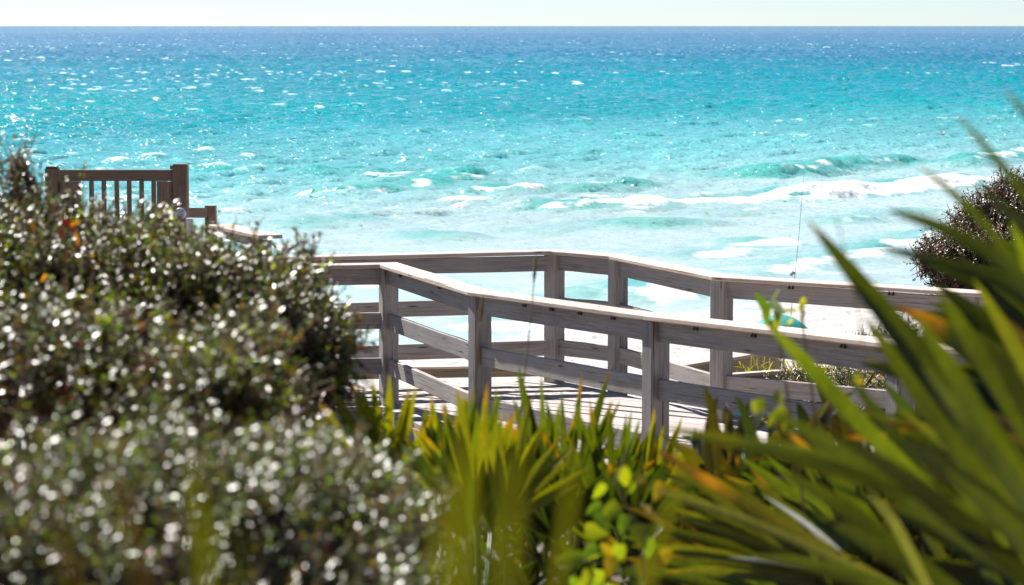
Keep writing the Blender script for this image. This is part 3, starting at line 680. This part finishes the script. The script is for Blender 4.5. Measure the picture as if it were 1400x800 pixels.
# blades: folded strips
def blades_geo(paths, widths, folds, prof):
    """paths (n,k,3), widths (n,), folds (n,3) side hints; returns V,F,tpar"""
    n, k, _ = paths.shape; T = np.gradient(paths, axis=1); T = unit(T); Sd = unit(np.cross(T, folds[:, None, :])); Nn = np.cross(Sd, T)
    w_ = widths[:, None, None]*prof[None, :, None]*.5
    Lf, Rt = paths-Sd*w_+Nn*w_*.35, paths+Sd*w_+Nn*w_*.35
    V = np.stack([Lf, paths, Rt], 2).reshape(-1, 3); Fq = []
    i = np.arange(n)[:, None]*k*3+np.arange(k-1)[None, :]*3; i = i.ravel()
    Fq = np.concatenate([np.stack([i, i+1, i+4, i+3], 1), np.stack([i+1, i+2, i+5, i+4], 1)])
    ro = RNG.uniform(0, 40, (n, 1, 1)); t = np.linspace(0, 1, k)[None, :, None]*4+ro; u = np.array([0, .5, 1])[None, None, :]+ro+np.zeros((1, k, 1))
    return V, Fq, np.stack([np.broadcast_to(u, (n, k, 3)), np.broadcast_to(t, (n, k, 3))], -1).reshape(-1, 2)
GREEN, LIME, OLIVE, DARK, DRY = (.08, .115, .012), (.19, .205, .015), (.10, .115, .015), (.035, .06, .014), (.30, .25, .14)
ORANGE, BROWN = (.36, .17, .02), (.10, .045, .02)
def tint_blades(n, k, base, tip=ORANGE, tipfrac=.14, var=.25, ptip=.6):
    base = np.asarray(base)
    if base.ndim == 1: base = np.tile(base, (n, 1))
    c = base[:, None, :]*RNG.uniform(1-var, 1+var, (n, 1, 1))*np.ones((1, k, 1)); t = np.linspace(0, 1, k)
    on = (RNG.random(n) < ptip)[:, None]; start = 1-tipfrac*RNG.uniform(.6, 2.0, (n, 1))
    a = sstep(0, 1, (t[None]-start)/.10)*on; c = c*(1-a[..., None])+np.array(tip)*a[..., None]
    b2 = np.clip((t[None]-(start+.14))/.05, 0, 1)*on; c = c*(1-b2[..., None])+np.array(BROWN)*b2[..., None]
    return np.repeat(c.reshape(-1, 3), 3, 0)
PROF = np.array([.35, .62, .85, .98, 1, .96, .85, .66, .40, .04])
def fan(parent, hub, axis, spread, n, length, width, base_col, face=(0, -1, .25), droop=.1, tip=ORANGE, tipfrac=.12, ptip=.6, petiole=None, lenvar=.15, jit=.05, name='frond', cup=.12):
    hub = np.array(hub); axis = unit(np.array(axis, float)); face = np.array(face, float); face = unit(face-axis*(face@axis)); side = np.cross(axis, face)
    th = np.linspace(-spread, spread, n)+RNG.normal(size=n)*jit
    dr = axis[None]*np.cos(th)[:, None]+side[None]*np.sin(th)[:, None]; dr = unit(dr+face[None]*(RNG.normal(size=n)*jit*1.3+cup*np.abs(np.sin(th)))[:, None])
    ll = length*(1-.18*np.abs(th/spread)**2)*RNG.uniform(1-lenvar, 1+lenvar*.5, n); k = len(PROF); t = np.linspace(0, 1, k)
    path = hub+dr[:, None, :]*(ll[:, None]*t[None])[..., None]
    path[..., 2] -= droop*ll[:, None]*(t[None]**2.3)*RNG.uniform(.3, 1.6, (n, 1))
    V, Fq, tp = blades_geo(path, width*RNG.uniform(.8, 1.15, n), np.tile(face, (n, 1))+rnd(n)*.25, PROF)
    o = npmesh(name, V, [Fq], M['blade'], parent, smooth=True, uv=tp, colattr={'tint': tint_blades(n, k, base_col, tip, tipfrac, ptip=ptip)})
    if petiole is not None:
        mb = MB(); h = Vector(hub); p = Vector(petiole); mid = h.lerp(p, .5)+Vector((random.uniform(-.05, .05), random.uniform(-.05, .05), .03))
        mb.tube([p, mid, h], [.012, .009, .006], 6); s = mb.build('petiole', M['blade'], parent, True)
        a_ = s.data.attributes.new('tint', 'FLOAT_COLOR', 'POINT'); a_.data.foreach_set('color', np.tile(np.array((.10, .14, .02, 1), np.float32), len(s.data.vertices)))
    return o
def traced(parent, specs, name='frond_blade', k=14):
    """blades whose run was measured in the photo: (list of (px,py,D)), width_px, colour, tip?"""
    for pl, wpx, colr, tipf in specs:
        P = np.array([list(at(x, y, D=d)) for x, y, d in pl]); u = np.linspace(0, 1, len(P)); tt = np.linspace(0, 1, k)
        path = np.stack([np.interp(tt, u, P[:, i]) for i in range(3)], 1)
        for _ in range(2): path[1:-1] = (path[:-2]+2*path[1:-1]+path[2:])/4
        Dm = np.mean([q[2] for q in pl]); wd_ = mm_(wpx*(.6 if PUSH > 1 else .62), Dm)
        prof = np.interp(tt, [0, .15, .5, .8, .95, 1], [.7, .9, 1, .7, .3, .03])
        V, Fq, tp = blades_geo(path[None], np.array([wd_]), np.array([(random.uniform(-.3, .3), -1, random.uniform(.2, .8))]), prof)
        npmesh(name, V, [Fq], M['pale' if colr[2] > .15 else 'blade'], parent, smooth=True, uv=tp, colattr={'tint': tint_blades(1, k, np.array(colr)*(random.choice((.45, .8, 1, 1.3)) if PUSH > 1 and colr[2] < .1 else 1), var=.15, ptip=1 if tipf else 0, tipfrac=tipf or .1, tip=ORANGE)})

# palmetto clumps in front of the boardwalk
def palmetto(px, py, D, label, fans, col=LIME, group='saw palmettos in front of the boardwalk'):
    b0 = gbase(px, D, py); root = empty('saw_palmetto', b0); tag(root, label, 'palmetto', group)
    for (hx, hy, dd, ang, sprd, n, Lpx, wpx, *rest) in fans:
        D_ = D+dd; hub = at(hx, hy-(22 if px < 900 else 0), D=D_); Lpx = Lpx*(1.08 if px < 900 else 1); a_ = R(ang); ax_ = np.array((math.cos(a_), random.uniform(-.12, .12), math.sin(a_)))
        fan(root, hub, ax_, R(sprd), n, mm_(Lpx, D_), mm_(wpx, D_), rest[0] if rest else col, petiole=b0, tipfrac=.1, ptip=rest[1] if len(rest) > 1 else .6,
            face=(random.uniform(-.5, .5), -1, .3))
    return root
palmetto(540, 760, 6.3, 'orange-tipped palmetto at the left end of the row, beside the sparkling shrub',
         [(500, 712, -.3, 132, 26, 10, 178, 17, LIME, .9), (530, 712, 0, 108, 42, 16, 195, 17, LIME, .85), (560, 735, .2, 90, 30, 12, 185, 15, GREEN, .6), (505, 735, -.2, 125, 30, 9, 150, 15, LIME, .7), (600, 735, .3, 80, 25, 9, 190, 16, LIME, .8)])
palmetto(665, 760, 6.0, 'yellow-green palmetto with orange tips in front of the second railing post',
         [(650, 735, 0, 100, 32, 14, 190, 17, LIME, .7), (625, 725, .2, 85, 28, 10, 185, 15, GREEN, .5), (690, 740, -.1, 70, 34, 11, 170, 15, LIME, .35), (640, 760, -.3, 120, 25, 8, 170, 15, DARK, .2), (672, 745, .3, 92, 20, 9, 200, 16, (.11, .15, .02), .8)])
palmetto(770, 770, 7.2, 'slender upright green palmetto in front of the middle of the deck',
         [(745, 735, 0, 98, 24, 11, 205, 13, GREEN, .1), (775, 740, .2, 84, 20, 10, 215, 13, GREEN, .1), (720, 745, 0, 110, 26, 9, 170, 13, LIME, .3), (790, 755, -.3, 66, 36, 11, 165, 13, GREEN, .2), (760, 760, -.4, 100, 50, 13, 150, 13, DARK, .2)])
palmetto(870, 775, 7.0, 'low palmetto with orange tips in front of the widest railing post',
         [(840, 740, 0, 96, 28, 13, 168, 13, GREEN, .5), (880, 745, .2, 85, 30, 13, 165, 13, LIME, .7), (860, 760, -.3, 70, 40, 12, 150, 13, DARK, .3), (920, 750, .3, 88, 30, 11, 140, 12, LIME, .8), (815, 765, -.2, 105, 35, 12, 165, 13, GREEN, .2)])
palmetto(980, 790, 5.2, 'shaded palmetto with orange-brown blades beside the huge blurred one',
         [(1130, 800, 0, 148, 22, 13, 290, 20, OLIVE, .6), (1090, 830, .4, 165, 20, 10, 260, 18, GREEN, .6), (1060, 790, .9, 128, 34, 14, 200, 17, DARK, .5), (1180, 760, .6, 140, 28, 13, 230, 18, GREEN, .5), (1240, 740, 1.0, 125, 35, 14, 220, 18, DARK, .5), (1330, 700, 1.0, 120, 40, 14, 260, 20, DARK, .3), (1150, 850, .8, 110, 50, 14, 200, 18, DARK, .2)])
# dark understorey behind the row
def clump(name, label, cat, boxpx, D, n, Lpx, wpx, colr, up=1.0, var=.4, group=None, kind=None):
    x0, x1, y0, y1 = boxpx; root_p = gbase((x0+x1)/2, D, y1); P = np.array([list(at(RNG.uniform(x0, x1), RNG.uniform(y0, y1), D=D+RNG.uniform(-.5, .5))) for i in range(n)])
    d = unit(rnd(n)*.45+np.array((0, 0, up))); ll = mm_(Lpx, D)*RNG.uniform(.5, 1.2, n); k = len(PROF); t = np.linspace(0, 1, k); path = P[:, None]+d[:, None]*(ll[:, None]*t)[..., None]
    path[..., 0] += (RNG.normal(size=(n, 1))*.25)*ll[:, None]*t**2; path[..., 2] -= .2*ll[:, None]*t**3
    V, Fq, tp = blades_geo(path, mm_(wpx, D)*RNG.uniform(.7, 1.2, n), rnd(n)*.5+np.array((0, -1, .2)), PROF); colr = np.asarray(colr)
    base = colr[RNG.integers(0, len(colr), n)]
    o = npmesh(name, V, [Fq], M['blade'], None, smooth=True, uv=tp, colattr={'tint': tint_blades(n, k, base, var=var, ptip=.1)}, origin=root_p); tag(o, label, cat, group, kind); return o
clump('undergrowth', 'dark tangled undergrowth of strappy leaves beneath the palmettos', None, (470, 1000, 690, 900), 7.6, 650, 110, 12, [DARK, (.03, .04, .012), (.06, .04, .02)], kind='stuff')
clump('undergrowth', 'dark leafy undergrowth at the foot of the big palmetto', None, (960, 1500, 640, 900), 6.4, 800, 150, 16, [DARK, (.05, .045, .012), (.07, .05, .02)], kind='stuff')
clump('dune_grass', 'fine dry dune grass beyond the railings', None, (1005, 1300, 500, 560), 26.5, 700, 26, 2.0, [(.30, .26, .12), (.18, .2, .06), (.4, .36, .22)], kind='stuff')

# big palmetto at right, very near the camera
BP = empty('saw_palmetto', gbase(1500, 4.2, 900)); tag(BP, 'huge out-of-focus palmetto whose blades sweep in from the right edge', 'palmetto')
O1, O2, O3 = (.08, .11, .008), (.042, .056, .006), (.12, .135, .009)
PUSH = 1.4
def T(tip, via, end, D, w_, c_, tf=None):
    D = D*PUSH; return ([(*end, D*1.03)]+[(*v, D*(1.0)) for v in via]+[(*tip, D*.98)], w_, c_, tf)
specs = [
 T((1102, 298), [(1290, 545), (1200, 420)], (1440, 740), 2.3, 52, O1, .05),
 T((1125, 318), [(1310, 530), (1215, 430)], (1450, 700), 2.35, 46, O2, None),
 T((1045, 440), [(1180, 585), (1110, 505)], (1400, 800), 2.6, 42, O1, None),
 T((1310, 158), [(1400, 262), (1350, 205)], (1560, 520), 2.0, 22, O2, .1),
 T((1372, 122), [(1440, 200)], (1600, 500), 1.9, 26, O2, .1),
 T((1255, 225), [(1360, 320), (1310, 270)], (1520, 560), 2.2, 22, O2, .1),
 T((1210, 286), [(1380, 360), (1290, 312)], (1560, 560), 2.1, 40, O1, None),
 T((1195, 338), [(1400, 395), (1280, 358)], (1560, 560), 2.2, 38, O2, None),
 T((1330, 250), [(1420, 330)], (1560, 520), 2.2, 40, O2, None),
 T((1280, 395), [(1360, 520), (1320, 455)], (1480, 720), 2.4, 44, O2, None),
 T((1250, 430), [(1350, 590), (1300, 505)], (1460, 760), 2.2, 48, O1, None),
 T((1330, 380), [(1400, 500)], (1520, 720), 2.5, 42, O3, None),
 T((1180, 430), [(1320, 630), (1250, 530)], (1450, 800), 2.5, 50, O2, None),
 T((1380, 300), [(1430, 420)], (1530, 640), 2.3, 46, O1, None),
 T((905, 585), [(1130, 640), (1010, 605)], (1460, 745), 2.3, 36, O3, None),
 T((1000, 600), [(1210, 655), (1100, 620)], (1480, 770), 2.0, 44, O1, None),
 T((1050, 560), [(1250, 690), (1150, 620)], (1460, 830), 2.2, 50, O2, None),
 T((890, 612), [(1080, 725), (970, 660)], (1300, 850), 3.1, 34, (.10, .10, .015), .22),
 T((880, 665), [(1100, 745), (990, 700)], (1320, 850), 3.0, 26, (.14, .15, .08), None),
 T((900, 700), [(1100, 770), (1000, 730)], (1300, 850), 3.2, 26, O2, None),
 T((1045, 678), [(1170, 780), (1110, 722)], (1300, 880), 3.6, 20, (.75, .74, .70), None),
 T((1185, 670), [(1225, 720)], (1280, 830), 1.8, 22, (.22, .24, .14), None),
 T((1060, 640), [(1240, 760), (1150, 690)], (1420, 900), 2.4, 46, O2, None),
 T((1150, 600), [(1320, 720), (1240, 655)], (1480, 860), 2.0, 54, O2, None),
 T((1230, 600), [(1370, 700), (1300, 650)], (1500, 820), 2.1, 58, O2, None),
 T((1110, 700), [(1280, 800), (1200, 750)], (1440, 920), 2.3, 50, O2, None),
 T((1260, 500), [(1370, 640), (1310, 570)], (1480, 800), 2.0, 56, O2, None),
 T((1020, 760), [(1200, 800), (1110, 772)], (1400, 880), 2.6, 40, O2, None),
 T((995, 762), [(1110, 778), (1050, 768)], (1220, 800), 3.6, 13, (.72, .72, .66), None),  # white tint stands for sky reflected off a glossy blade
 T((1290, 640), [(1400, 740)], (1500, 860), 2.0, 60, O2, None),
 T((1340, 450), [(1430, 600)], (1520, 800), 2.1, 60, O2, None),
 T((1150, 505), [(1270, 660), (1210, 580)], (1400, 860), 2.9, 40, GREEN, None),
 T((1075, 590), [(1180, 700), (1130, 640)], (1300, 860), 3.2, 36, GREEN, .15),
 T((1160, 545), [(1215, 640)], (1330, 840), 3.4, 34, OLIVE, .2),
]
extra = []
for k in range(52):
    f = random.random(); a0 = random.uniform(0, 1)
    tx, ty = 1130+a0*230+random.uniform(-60, 60), 640-a0*280+random.uniform(-90, 90)
    ex, ey = 1440+random.uniform(-20, 100), 700+random.uniform(-90, 190)
    mx, my = tx*.5+ex*.5+random.uniform(-10, 30), ty*.5+ey*.5-random.uniform(0, 26)
    if ty < 540 and not (tx > 1300 and ty > 430): continue
    extra.append(T((tx, ty), [(mx, my)], (ex, ey), random.uniform(2.6, 3.6), random.uniform(16, 36), random.choice((O1, O2, O3, (.15, .17, .01), (.045, .03, .008))), random.choice((None, None, None, None, .05))))
traced(BP, specs+extra)
for (hx, hy, D_, ang, sp_, n_, L_, w_, c_) in [(1560, 640, 4.6, 150, 34, 16, 420, 46, O2), (1520, 860, 4.4, 135, 30, 14, 400, 46, O2), (1600, 500, 4.9, 160, 26, 12, 380, 42, O2)]:
    fan(BP, at(hx, hy, D=D_), (math.cos(R(ang)), .1, math.sin(R(ang))), R(sp_), n_, mm_(L_, D_), mm_(w_, D_), c_, petiole=tuple(BP.location), ptip=.1, droop=.08)
# out-of-focus blade tips right under the lens
PUSH = 1.0
FO, FB, FD = (.11, .12, .007), (.09, .06, .02), (.05, .07, .008)
for lab, sp_ in (('broad blurred olive blades rising from the bottom centre of the view', [T((640, 575), [(634, 690)], (622, 900), 1.0, 32, FO), T((700, 600), [(704, 710)], (690, 900), .95, 40, FO), T((790, 600), [(776, 700)], (745, 900), 1.2, 22, FO), T((604, 630), [(600, 740)], (590, 900), 1.1, 20, FO), T((672, 660), [(668, 750)], (660, 900), 1.0, 16, FD)]),
                 ('blurred olive blade rising in front of the sparkling shrub', [T((258, 610), [(278, 720)], (290, 900), 1.05, 20, FO), T((335, 700), [(328, 790)], (312, 900), 1.2, 9, FD)]),
                 ('blurred reddish-brown blades at the bottom left', [T((150, 620), [(180, 730)], (215, 900), 1.05, 10, FB), T((70, 690), [(95, 780)], (130, 900), 1.1, 10, FB), T((235, 640), [(256, 740)], (285, 900), 1.15, 8, FD)]),
                 ('single blurred green blade beside the yellow heart-leaved vine', [T((950, 610), [(910, 710)], (860, 900), 1.4, 22, FO)])):
    q = sp_[0][0][0]; e = empty('palmetto_frond', tuple(at(q[0], 1000, D=q[2]))); tag(e, lab, 'frond', 'out-of-focus fronds close to the camera'); traced(e, sp_, 'blade')

# heart-leaved vines and sprigs
def sprig(label, name, cat, stem_px, D, leafs, lsize, colr, wide=.85, matn='vine', group=None, stemr=.0025, stemmat='stalk', hang=.6):
    pts_ = [at(x, y, D=D) for x, y in stem_px]; root = empty(name, pts_[0]); tag(root, label, cat, group)
    mb = MB(); mb.tube(pts_, stemr, 5); mb.build('stem', M[stemmat], root)
    n = len(leafs)
    if n == 0: return root
    P = np.array([list(at(l[0], l[1], D=D+random.uniform(-.08, .08))) for l in leafs]); d = unit(rnd(n)*.7+np.array((0, -.2, -hang))); nn = unit(rnd(n)*.5+np.array((.2, -1, .5)))
    Ls = np.array([lsize*(l[2] if len(l) > 2 else 1)*random.uniform(.8, 1.15) for l in leafs])
    # heart outline
    th = np.linspace(0, 2*np.pi, 17)[:-1]; hr = [(1-.0*math.cos(t)) for t in th]
    V, Fc, C_ = [], [], []; colr = np.asarray(colr)
    for i in range(n):
        D_, Sx = d[i], unit(np.cross(d[i], nn[i])); Nn = np.cross(Sx, D_); b0 = len(V); V.append(P[i]+D_*Ls[i]*.3-Nn*Ls[i]*.05)
        for t in th:
            u = .5-.5*math.cos(t); x = u-.12*math.exp(-((min(t, 2*math.pi-t)-.55)/.4)**2); y = (1 if math.sin(t) > 0 else -1)*wide*.8*max(0, 1-u)**.8*u**.35
            V.append(P[i]+D_*Ls[i]*x+Sx*Ls[i]*y+Nn*Ls[i]*(.25*abs(y)**1.3-.12*x*x))
        for k in range(16): Fc.append((b0, b0+1+k, b0+1+(k+1) % 16))
        cc = colr[random.randrange(len(colr))]*random.uniform(.8, 1.2); C_ += [cc]*17
    npmesh('leaves', np.array(V), [np.array(Fc)], M[matn], root, smooth=True, colattr={'tint': np.array(C_)})
    return root
YEL = [(.28, .30, .02), (.18, .25, .02), (.11, .18, .02), (.30, .21, .02), (.22, .26, .02)]
sprig('vine with big yellow-green heart-shaped leaves at the bottom centre', 'heart_leaf_vine', 'vine', [(868, 860), (880, 780), (872, 720), (840, 660), (860, 610)], 4.6,
      [(795, 765, 1), (800, 725, 1.1), (818, 780, 1), (835, 760, 1), (845, 690, .9), (822, 690, .8), (858, 675, 1), (890, 700, 1.1), (885, 740, 1), (850, 790, 1.1), (862, 775, .9), (872, 650, .7), (850, 640, .8), (905, 660, .7), (815, 745, .8), (790, 790, 1), (880, 690, .8), (838, 800, 1), (900, 720, .8), (825, 662, .6), (812, 705, 1), (828, 740, 1), (800, 800, 1.1), (868, 790, 1), (895, 770, 1), (810, 760, 1), (870, 720, .9), (800, 740, .9), (846, 745, .8), (880, 765, 1), (822, 800, 1), (856, 705, .9), (808, 780, .8)], .046, YEL)
sprig('small bright yellow sprig rising in front of the near railing cap', 'yellow_sprig', 'sprig', [(1090, 640), (1080, 560), (1066, 470), (1058, 425)], 5.6, [(1052, 412), (1060, 404, .8), (1050, 425), (1064, 428), (1058, 440, .9), (1046, 418, .8)], .050, YEL, .55)
sprig('yellow and brown sprig in front of the near railing, right of the brighter one', 'yellow_sprig', 'sprig', [(1120, 620), (1108, 520), (1098, 450), (1096, 415)], 5.6, [(1100, 408, .8), (1088, 425), (1094, 438, .9), (1108, 405, .7), (1082, 436, .8)], .048, [(.35, .34, .02), (.2, .08, .02)], .5)
sprig('yellow-green sprig against the sunlit lower rail board', 'yellow_sprig', 'sprig', [(1100, 700), (1085, 610), (1070, 570)], 4.6, [(1062, 550, 1), (1074, 560, 1.2), (1082, 575, 1.1), (1040, 545, .9), (1068, 572, 1), (1032, 548, .7), (1080, 590, .8)], .036, YEL, .7)
sprig('yellow leaves caught among the big palmetto blades', 'yellow_sprig', 'sprig', [(1215, 640), (1190, 560), (1175, 510)], 4.5, [(1186, 490, .8), (1172, 512, 1), (1180, 520, .8), (1200, 530, .7)], .026, YEL, .6)
sprig('dark red leaves poking out of the shrub under the left gate post', 'red_leaf_sprig', 'sprig', [(92, 400), (90, 340), (86, 300)], 6.0, [(84, 288, 1.2), (86, 300, 1.1), (97, 300, .7), (84, 312, .8), (94, 345, .7)], .036, [(.13, .008, .008), (.09, .01, .01)], .45, hang=1.2)
sprig('orange leaf hanging beside the dark red leaves', 'orange_leaf_sprig', 'sprig', [(100, 380), (98, 330), (94, 305)], 5.95, [(94, 308, 1.1), (104, 320, .9), (42, 303, .7), (62, 375, .7)], .036, [(.40, .15, .01)], .4, hang=.8)
sprig('sprig of dark red drooping leaves at the right end of the shrub, against the sea', 'dark_leaf_sprig', 'sprig', [(372, 420), (382, 372), (392, 345), (407, 336)], 6.4, [(384, 328, 1), (392, 335, 1.1), (401, 336, 1), (407, 342, 1.1), (420, 329, .9), (378, 340, 1), (388, 352, .8)], .028, [(.08, .02, .02), (.05, .06, .02)], .45, matn='gloss')
sprig('twig with small red-brown leaves beside the railing boards', 'dark_leaf_sprig', 'sprig', [(465, 560), (478, 500), (484, 460), (488, 430)], 6.4, [(486, 428, 1), (496, 430, 1), (490, 455, 1), (480, 462, .9), (497, 470, 1), (484, 480, 1), (500, 485, .9)], .028, [(.20, .02, .02), (.10, .04, .02), (.22, .12, .10)], .45, matn='gloss')
# thin seed stalks and grass tips in front of the deck
def stalk(label, px, D, rad_=.003, head=None):
    pts_ = [at(x, y, D=D) for x, y in px]; e = empty('grass_stalk', pts_[0]); tag(e, label, 'grass stalk'); mb = MB(); n = len(pts_)
    mb.tube(pts_, [rad_*(1-.6*i/(n-1)) for i in range(n)], 5); mb.build('stem', M['stalk'], e, True)
    if head:
        mb = MB(); a = pts_[-1]; b_ = pts_[-2].lerp(pts_[-1], .35)
        mb.tube([b_, b_.lerp(a, .3), b_.lerp(a, .8), a], [rad_*.6, rad_*head, rad_*head*.7, rad_*.2], 6); mb.build('seed_head', M['stalk'], e, True)
stalk('tall thin yellow seed stalk leaning across the near railing cap', [(705, 700), (712, 560), (722, 470), (728, 410), (733, 346)], 7.5, .0032, 1.6)
stalk('dry stalk standing in front of the second railing post', [(652, 640), (650, 520), (655, 460), (660, 402)], 7.2, .004, 1.4)
stalk('fine curved grass stalk left of the middle rail board', [(690, 640), (720, 560), (745, 520), (765, 498)], 7.4, .002)
stalk('fine pale stalk rising from the shrub before the seaward cap rail', [(440, 420), (452, 380), (470, 352), (482, 345)], 6.5, .0016)
stalk('thin dry stem standing by the deck edge', [(712, 620), (708, 560), (704, 515)], 7.6, .0018)
stalk('bare thin twig in front of the sea, left of the big palmetto', [(1180, 470), (1165, 380), (1152, 330), (1140, 290)], 3.4, .0014)
print('verts', sum(len(m_.vertices) for m_ in bpy.data.meshes))
